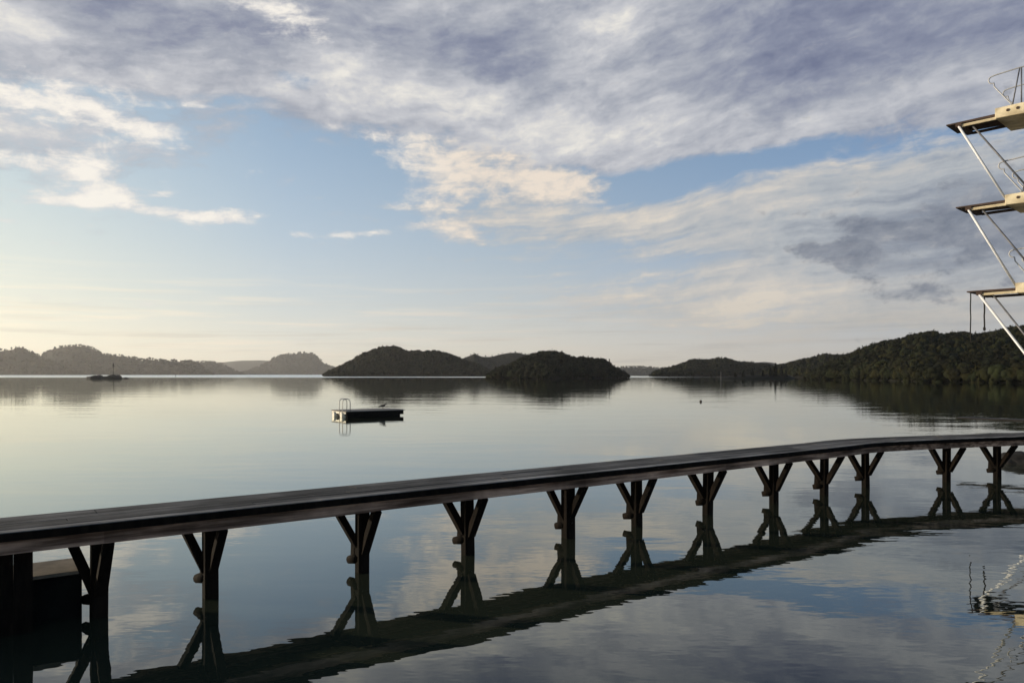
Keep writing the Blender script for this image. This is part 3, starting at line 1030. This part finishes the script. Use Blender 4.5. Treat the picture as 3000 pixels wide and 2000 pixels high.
# ------------------------------------------------------------------ raft, bird, buoy, islet
def make_raft():
    dark = surface('dark_raft_boards', (0.006, 0.0055, 0.005), 0.85, (0.015, 0.0135, 0.012), nscale=6, spec=0.06, scale=(1, 1, 4))
    top = surface('raft_deck_boards', (0.13, 0.12, 0.11), 0.7, (0.2, 0.19, 0.17), nscale=3, scale=(6, 1, 1))
    pale = surface('pale_float_plastic', (0.74, 0.70, 0.58), 0.45, (0.60, 0.55, 0.44), nscale=3, spec=0.4)
    steel = surface('galvanised_tube', (0.30, 0.29, 0.27), 0.45, (0.42, 0.40, 0.37), nscale=8, metal=0.6)
    c = at_height(1016, 1223, 0.0)
    th = math.radians(35)
    e1 = Vector((math.cos(th), math.sin(th), 0))
    e2 = Vector((-math.sin(th), math.cos(th), 0))
    L, W = 3.42, 2.15
    root = empty('swimming_raft', c + e1 * L / 2 + e2 * W / 2)
    tag(root, 'low dark wooden swimming raft with ladder hoops and pale floats on the open water', 'raft')
    up = Vector((0, 0, 1))
    ax = (e1, e2, up)
    mb = MB()
    mb.box(c + e1 * (L / 2) + e2 * (W / 2) + up * 0.20, (L - 0.02, W, 0.22), ax)
    mb.build('frame', dark, root, bevel=0.01)
    mb = MB()
    nb = 18
    for i in range(nb):
        mb.box(c + e1 * ((i + 0.5) * (L + 0.14) / nb - 0.05) + e2 * (W / 2) + up * 0.332, ((L + 0.14) / nb - 0.012, W + 0.08, 0.035), ax)
    mb.build('deck', top, root)
    mb = MB()
    mb.box(c + e1 * (L / 2 - 0.06) + e2 * (W / 2 + 0.02) + up * 0.0, (L - 0.25, W - 0.12, 0.24), ax)
    mb.build('hull', dark, root)
    for k in range(2):
        mb = MB()
        q = c + e2 * (0.50 + k * 1.12)
        mb.tube([q - e1 * 0.14 + up * 0.085, q - e1 * 0.10 + up * 0.085, q + e1 * 0.5 + up * 0.085], 0.2, 16, radii=[0.13, 0.185, 0.185])
        mb.build('float', pale, root)
    mb = MB()
    mb.box(c - e1 * 0.02 + e2 * (W / 2) + up * 0.235, (0.03, W - 0.2, 0.11), ax)
    mb.build('end_board', pale, root)
    # ladder hoops at the left end
    for k, off in enumerate((0.35, 0.82)):
        mb = MB()
        hgt = 0.68
        q = c + e2 * off
        pts = [q + e1 * -0.10 + up * -0.5, q + e1 * -0.10 + up * 0.35]
        for i in range(9):
            a = math.pi - i * math.pi / 8
            pts.append(q + e1 * (0.12 + 0.22 * math.cos(a)) + up * (0.33 + hgt - 0.2 + 0.2 * math.sin(a)))
        pts.append(q + e1 * 0.34 + up * 0.34)
        mb.tube(pts, 0.021, 8)
        mb.build('handrail', steel, root)
    for z in (-0.35, -0.1, 0.15):
        mb = MB()
        mb.tube([c - e1 * 0.10 + e2 * 0.35 + up * z, c - e1 * 0.10 + e2 * 0.82 + up * z], 0.018, 8)
        mb.build('ladder_rung', steel, root)

    # the bird standing on the far edge of the raft
    feather = surface('dark_grey_plumage', (0.035, 0.034, 0.033), 0.8, (0.07, 0.068, 0.064), nscale=14, spec=0.15)
    legm = surface('bird_leg', (0.10, 0.07, 0.03), 0.7)
    b0 = c + e1 * 2.55 + e2 * 1.95 + up * 0.35
    b0 = Vector((ray_x(1121, b0.y), b0.y, 0.35))
    r = empty('gull', b0)
    tag(r, 'dark gull standing on the far edge of the swimming raft', 'bird')
    f = Vector((0.97, -0.2, 0)).normalized()
    s = Vector((0.2, 0.97, 0)).normalized()
    bm = bmesh.new()
    dl = bm.verts.layers.skin.verify()
    chain = [(-0.26, 0.085, 0.012, 0.020), (-0.17, 0.115, 0.032, 0.036), (-0.07, 0.145, 0.062, 0.064), (0.03, 0.165, 0.074, 0.072), (0.10, 0.185, 0.058, 0.058), (0.14, 0.222, 0.040, 0.040), (0.168, 0.262, 0.041, 0.038), (0.205, 0.264, 0.022, 0.020), (0.250, 0.252, 0.009, 0.009)]
    prev = None
    for i, (x, z, ra, rb) in enumerate(chain):
        v = bm.verts.new(f * x + up * z)
        v[dl].radius = (ra, rb)
        if i == 3:
            v[dl].use_root = True
        if prev:
            bm.edges.new((prev, v))
        prev = v
    me = bpy.data.meshes.new('body')
    bm.to_mesh(me)
    bm.free()
    me.materials.append(feather)
    o = bpy.data.objects.new('body', me)
    COL.objects.link(o)
    o.parent = r
    m1 = o.modifiers.new('skin', 'SKIN')
    m1.use_smooth_shade = True
    m2 = o.modifiers.new('sub', 'SUBSURF')
    m2.levels = m2.render_levels = 2
    for sd in (-1, 1):
        mb = MB()
        mb.blob(b0 + f * -0.06 + s * (0.058 * sd) + up * 0.15, (0.17, 0.022, 0.055), 2, 0.08, 1.5, 3.0 + sd, rot=Matrix([[f.x, s.x, 0], [f.y, s.y, 0], [0.22, 0, 1]]).to_euler())
        mb.build('wing', feather, r)
        mb = MB()
        q = b0 + f * 0.02 + s * (0.032 * sd)
        mb.tube([q + up * 0.004, q + up * 0.06 + f * -0.008, q + up * 0.12], 0.007, 6)
        for t in (-0.5, 0, 0.5):
            mb.tube([q + up * 0.008, q + f * 0.05 + s * (0.03 * t) + up * 0.006], 0.005, 5)
        mb.build('leg', legm, r)


def make_small():
    buoy = surface('dark_buoy', (0.04, 0.035, 0.03), 0.5, (0.08, 0.06, 0.05), nscale=6)
    p = at_height(2053, 1177, 0.0)
    r = empty('mooring_buoy', p)
    tag(r, 'small dark round buoy alone on the calm water below the low ridge', 'buoy')
    mb = MB()
    mb.blob(p + Vector((0, 0, 0.06)), (0.11, 0.11, 0.10), 2, 0.03, 1.0)
    mb.build('float', buoy, r)
    mb = MB()
    ring = [p + Vector((0.03 * math.cos(a), 0, 0.175 + 0.03 * math.sin(a))) for a in [k * math.pi / 6 for k in range(13)]]
    mb.tube(ring, 0.008, 6)
    mb.build('ring', buoy, r)

    rock = surface('dark_shore_rock', (0.007, 0.007, 0.0065), 0.85, (0.020, 0.019, 0.017), nscale=1.2, bump=0.05, bscale=1.5)
    # islet with a beacon
    p = at_height(306, 1108.3, 0.0)
    mb = MB()
    k = p.y / F
    mb.blob(p + Vector((-24 * k, 0, -0.4)), (24 * k, 4.0, 2.3), 3, 0.35, 1.6, 2.0)
    mb.blob(p + Vector((26 * k, 1, -0.6)), (26 * k, 4.5, 2.5), 3, 0.3, 1.5, 5.0)
    mb.blob(p + Vector((0, 0, -0.9)), (36 * k, 3.5, 2.2), 3, 0.3, 1.7, 9.0)
    o = mb.build('rock_islet', rock, None, origin=p)
    tag(o, 'low dark rock islet carrying a thin beacon pole in front of the left hills', 'islet', kind='structure')
    p2 = at_height(369, 1108.3, 0.0)
    mb = MB()
    mb.blob(p2 + Vector((0, 0, -0.5)), (11 * k, 2.0, 1.15), 3, 0.3, 1.6, 12.0)
    o = mb.build('skerry', rock, None, origin=p2)
    tag(o, 'smaller flat skerry just right of the rock islet', 'skerry', kind='structure')
    pole = surface('dark_beacon_steel', (0.04, 0.038, 0.036), 0.6, (0.07, 0.066, 0.06), nscale=3)
    b = Vector((ray_x(332, p.y), p.y, 1.15))
    r = empty('beacon', b)
    tag(r, 'thin dark beacon pole with a topmark standing on the rock islet', 'beacon')
    hgt = EYE + (HZ - 1062) * k - 1.15
    mb = MB()
    mb.tube([b, b + Vector((0, 0, hgt))], 0.12, 8, radii=[0.20, 0.13])
    mb.build('pole', pole, r)
    mb = MB()
    mb.tube([b + Vector((0, 0, hgt - 2.6)), b + Vector((0, 0, hgt - 1.6)), b + Vector((0, 0, hgt - 0.4))], 0.5, 10, radii=[0.30, 0.52, 0.24])
    mb.build('topmark', pole, r)
    mb = MB()
    mb.tube([b + Vector((0, 0, -0.3)), b + Vector((0, 0, 0.9))], 0.7, 10, radii=[0.8, 0.5])
    mb.build('base', rock, r)
    # thin stake
    b = at_height(514, 1107.5, 0.0)
    r = empty('channel_stake', b)
    tag(r, 'short thin dark stake in the water right of the rock islet', 'stake')
    mb = MB()
    mb.tube([b + Vector((0, 0, -1)), b + Vector((0.03, 0, 1.5))], 0.09, 8)
    mb.build('pole', pole, r)
    mb = MB()
    mb.tube([b + Vector((0.03, 0, 1.5)), b + Vector((0.03, 0, 1.95))], 0.18, 8, radii=[0.2, 0.12])
    mb.build('topmark', pole, r)
    # pale pole off the low ridge
    b = at_height(2112, 1117, 0.0)
    palem = surface('pale_grey_pole', (0.16, 0.155, 0.145), 0.7, (0.12, 0.115, 0.11), nscale=2)
    r = empty('marker_pole', b)
    tag(r, 'thin pale grey marker pole in the water before the low dark ridge', 'pole')
    mb = MB()
    mb.tube([b + Vector((0, 0, -1)), b + Vector((0, 0, 3.0))], 0.09, 8, radii=[0.10, 0.07])
    mb.build('pole', palem, r)
    mb = MB()
    mb.tube([b + Vector((0, 0, 2.95)), b + Vector((0, 0, 3.25))], 0.15, 8, radii=[0.15, 0.05])
    mb.build('cap', palem, r)
    # boulder at the right edge
    p = at_height(2985, 1358, 0.0)
    mb = MB()
    mb.blob(p + Vector((0.42, 0.1, -0.12)), (0.78, 0.6, 0.42), 4, 0.28, 1.3, 4.0)
    mb.blob(p + Vector((-0.12, 0.02, -0.12)), (0.33, 0.3, 0.22), 3, 0.25, 1.5, 7.0)
    o = mb.build('boulder', rock, None, origin=p)
    tag(o, 'black boulder breaking the water beyond the jetty at the right edge', 'boulder', kind=None)


# ------------------------------------------------------------------ diving tower
def make_tower():
    conc = surface('sunlit_concrete', (0.46, 0.38, 0.24), 0.85, (0.74, 0.64, 0.45), nscale=2.5, spec=0.2, bump=0.006, bscale=9, patch=0.25)
    dark = surface('brown_board_timber', (0.045, 0.028, 0.020), 0.75, (0.09, 0.055, 0.04), nscale=5, scale=(1, 1, 3))
    steel = surface('white_painted_tube', (0.78, 0.78, 0.78), 0.45, (0.66, 0.66, 0.67), nscale=6, spec=0.4)
    rail = surface('dull_rail_tube', (0.36, 0.36, 0.37), 0.5, (0.5, 0.5, 0.5), nscale=5, metal=0.2)
    grey = surface('weathered_grey_tube', (0.10, 0.10, 0.115), 0.5, (0.2, 0.2, 0.21), nscale=6, metal=0.3)
    black = surface('black_wet_plank', (0.010, 0.009, 0.008), 0.7, (0.02, 0.018, 0.016), nscale=5)
    rope = surface('dark_rope', (0.03, 0.028, 0.025), 0.9)
    up = Vector((0, 0, 1))
    a = Vector((-0.68, 0.735, 0)).normalized()        # way the boards point
    m = Vector((a.y, -a.x, 0))                        # across, away from the camera
    tips = [(2772, 366, 9.90), (2800, 607, 7.40), (2832, 853, 4.90)]
    D = 22.5
    base = None
    root = None
    corners = []
    for px, py, H in tips:
        d = (H - EYE) * F / (HZ - py)
        corners.append(Vector((ray_x(px, d), d, H)))
    low = at_depth(2800, 1222, 22.6)
    Lb, Wb, Wp = 1.32, 1.05, 1.55
    ref = corners[0] - a * 4.0
    root = empty('diving_tower', (ref.x, ref.y, 0))
    tag(root, 'sunlit concrete diving tower with three braced boards and tube railings at the right edge', 'diving tower')
    rootp = Vector((ref.x, ref.y, 0))
    for k, tip in enumerate(corners):
        H = tip.z
        rt = tip - a * Lb                             # board meets platform here, near side
        # board
        mb = MB()
        mb.hexa([tip + up * -0.035, rt - a * 0.3 + up * -0.085, rt - a * 0.3 + m * Wb + up * -0.085, tip + m * Wb + up * -0.035,
                 tip, rt - a * 0.3, rt - a * 0.3 + m * Wb, tip + m * Wb])
        bd = mb.build('diving_board', dark, root, origin=tip)
        mb = MB()
        q = tip - a * 0.34
        mb.bar(q - m * 0.03 + up * -0.10, q + m * (Wb + 0.03) + up * -0.10, 0.16, 0.09)
        mb.build('cross_beam', dark, bd, origin=tip)
        for s in (0.03, Wb - 0.03):
            mb = MB()
            mb.bar(q - a * 0.08 + m * s + up * -0.125, rt + m * s + up * -0.125, 0.06, 0.075)
            mb.build('bearer', conc if s < 0.1 else dark, bd, origin=tip)
        # slab: stands a little above the board, tapering underneath
        z1, z0 = H + 0.13, H - 0.16
        mb = MB()
        n0 = rt - m * 0.10 + a * 0.02
        bk = n0 - a * 4.3
        f0 = n0 + m * (Wp + 0.1)
        b1 = bk + m * (Wp + 0.1)
        mb.hexa([Vector((*n0.xy, z0)), Vector((*bk.xy, z0 - 0.16)), Vector((*b1.xy, z0 - 0.16)), Vector((*f0.xy, z0)),
                 Vector((*n0.xy, z1)), Vector((*bk.xy, z1)), Vector((*b1.xy, z1)), Vector((*f0.xy, z1))])
        pf = mb.build('platform', conc, root, origin=n0, bevel=0.012)
        # drain holes along the slab edge
        for j in range(7):
            mb = MB()
            c = Vector((*(n0 - a * (0.32 + 0.24 * j)).xy, H - 0.0)) - m * 0.004
            mb.tube([c - m * 0.012, c + m * 0.01], 0.042, 10)
            mb.build('drain_hole', dark, pf, origin=n0)
        # railings, near and far side: a loop that leans out over the board
        for s in (0.02, Wp - 0.05):
            mb = MB()
            o = rt + m * s

            def P(x, z):
                return Vector((*(o + a * x).xy, z1 + z))
            pts = [P(-4.0, 0.02), P(-4.0, 0.95), P(-3.9, 1.05), P(-0.55, 1.04), P(0.05, 1.00)]
            for i in range(1, 8):
                an = math.radians(80 - i * 26)
                pts.append(P(0.10 + 0.11 * math.cos(an), 0.885 + 0.11 * math.sin(an)))
            pts += [P(0.06, 0.66), P(-0.34, 0.08), P(-0.36, 0.0)]
            mb.tube(pts, 0.019, 8)
            mb.build('railing', rail, root, origin=o)
            for x0, x1 in ((-0.38, -0.56), (-0.60, -0.60), (-1.6, -1.6)):
                mb = MB()
                mb.tube([P(x0, 0.0), P(x1, 1.04)], 0.019, 8)
                mb.build('railing_post', grey, root, origin=o)
        # braces down to the level below
        if k < 2:
            nxt = corners[k + 1]
            ro = nxt - a * (Lb - 0.02)
            foot = Vector((*ro.xy, nxt.z + 0.02))
        else:
            foot = Vector((*(rt - a * 2.10).xy, H - 0.13 - 1.55 * (Lb - 0.34 + 2.10)))
        for s in (0.0,):
            mb = MB()
            mb.tube([tip - a * 0.34 + m * s + up * -0.13, foot + m * s - a * 0.0], 0.035, 10)
            mb.build('brace', steel, root, origin=foot)
        # rear diagonal tube
        mb = MB()
        mb.tube([tip - a * 0.66 + m * 0.14 + up * -0.15, Vector((*(rt - a * 0.82 + m * 0.14).xy, H - 2.40)) if k < 2 else Vector((*(rt - a * 2.10 + m * 0.14).xy, H - 0.15 - 1.52 * (Lb - 0.66 + 2.10)))], 0.026, 8)
        mb.build('rear_brace', grey, root, origin=foot)
    # columns, out of the picture at the right, down into the water
    t0 = corners[0] - a * Lb
    for x in (-2.2, -4.0):
        for s in (0.1, Wp - 0.15):
            mb = MB()
            q = t0 + a * x + m * s
            mb.bar(Vector((q.x, q.y, -1.5)), Vector((q.x, q.y, 9.70)), 0.26, 0.26, up=m)
            mb.build('column', conc, root, origin=Vector((q.x, q.y, 0)), bevel=0.015)
    # low board just above the water
    mb = MB()
    q = low
    mb.hexa([q + up * -0.04, q - a * 4.6 + up * -0.11, q - a * 4.6 + m * 0.55 + up * -0.11, q + m * 0.55 + up * -0.04,
             q, q - a * 4.6, q - a * 4.6 + m * 0.55, q + m * 0.55])
    mb.build('low_board', black, root, origin=q)
    # two ropes from the lowest board
    tip = corners[2]
    for i, (x, s, z) in enumerate(((0.10, 0.02, 3.35), (0.36, Wb * 0.42, 3.75))):
        p = tip - a * x + m * s
        mb = MB()
        pts = []
        for j in range(9):
            w = 0.006 * math.sin(j * 1.9 + i)
            pts.append(Vector((p.x + w, p.y, tip.z - 0.03 + (z - tip.z) * j / 8)))
        mb.tube(pts, 0.017 if i == 0 else 0.022, 7)
        if i:
            mb.blob(Vector((p.x, p.y, z)), (0.04, 0.04, 0.07), 2, 0.1)
        o = mb.build('rope', rope, None, origin=Vector((p.x, p.y, z)))
        tag(o, ('thin dark rope hanging from the tip of the lowest diving board', 'thicker knotted rope hanging beside the cross beam of the lowest diving board')[i], 'rope', 'ropes under the lowest diving board')
# ------------------------------------------------------------------ put it together
SKY_STRENGTH = 0.15
WATER_POWER = 3.4
build_world()
make_water()
make_haze(0.92e-4)
make_land()
make_jetty()
make_raft()
make_small()
make_tower()

sun = bpy.data.lights.new('sun', 'SUN')
sun.energy = 5.0
sun.angle = math.radians(0.5)
sun.color = (1.0, 0.84, 0.62)
so = bpy.data.objects.new('sun', sun)
COL.objects.link(so)
sd = Vector((math.sin(SUN_AZ) * math.cos(SUN_EL), math.cos(SUN_AZ) * math.cos(SUN_EL), math.sin(SUN_EL)))
so.rotation_euler = sd.to_track_quat('Z', 'Y').to_euler()
so.location = sd * 60

cam = bpy.data.cameras.new('camera')
co = bpy.data.objects.new('camera', cam)
COL.objects.link(co)
co.location = (0, 0, EYE)
co.rotation_euler = (math.radians(90), 0, 0)
cam.sensor_width = 36
cam.lens = F / 3000 * 36
cam.shift_y = (HZ - 1000) / 3000
cam.clip_start = 0.1
cam.clip_end = 60000
scene.camera = co
scene.view_settings.view_transform = 'Standard'
scene.view_settings.look = 'None'
scene.view_settings.exposure = 0.0
scene.view_settings.gamma = 1.0
scene.cycles.use_denoising = True
scene.cycles.max_bounces = 6
scene.cycles.volume_bounces = 0
scene.cycles.transparent_max_bounces = 8
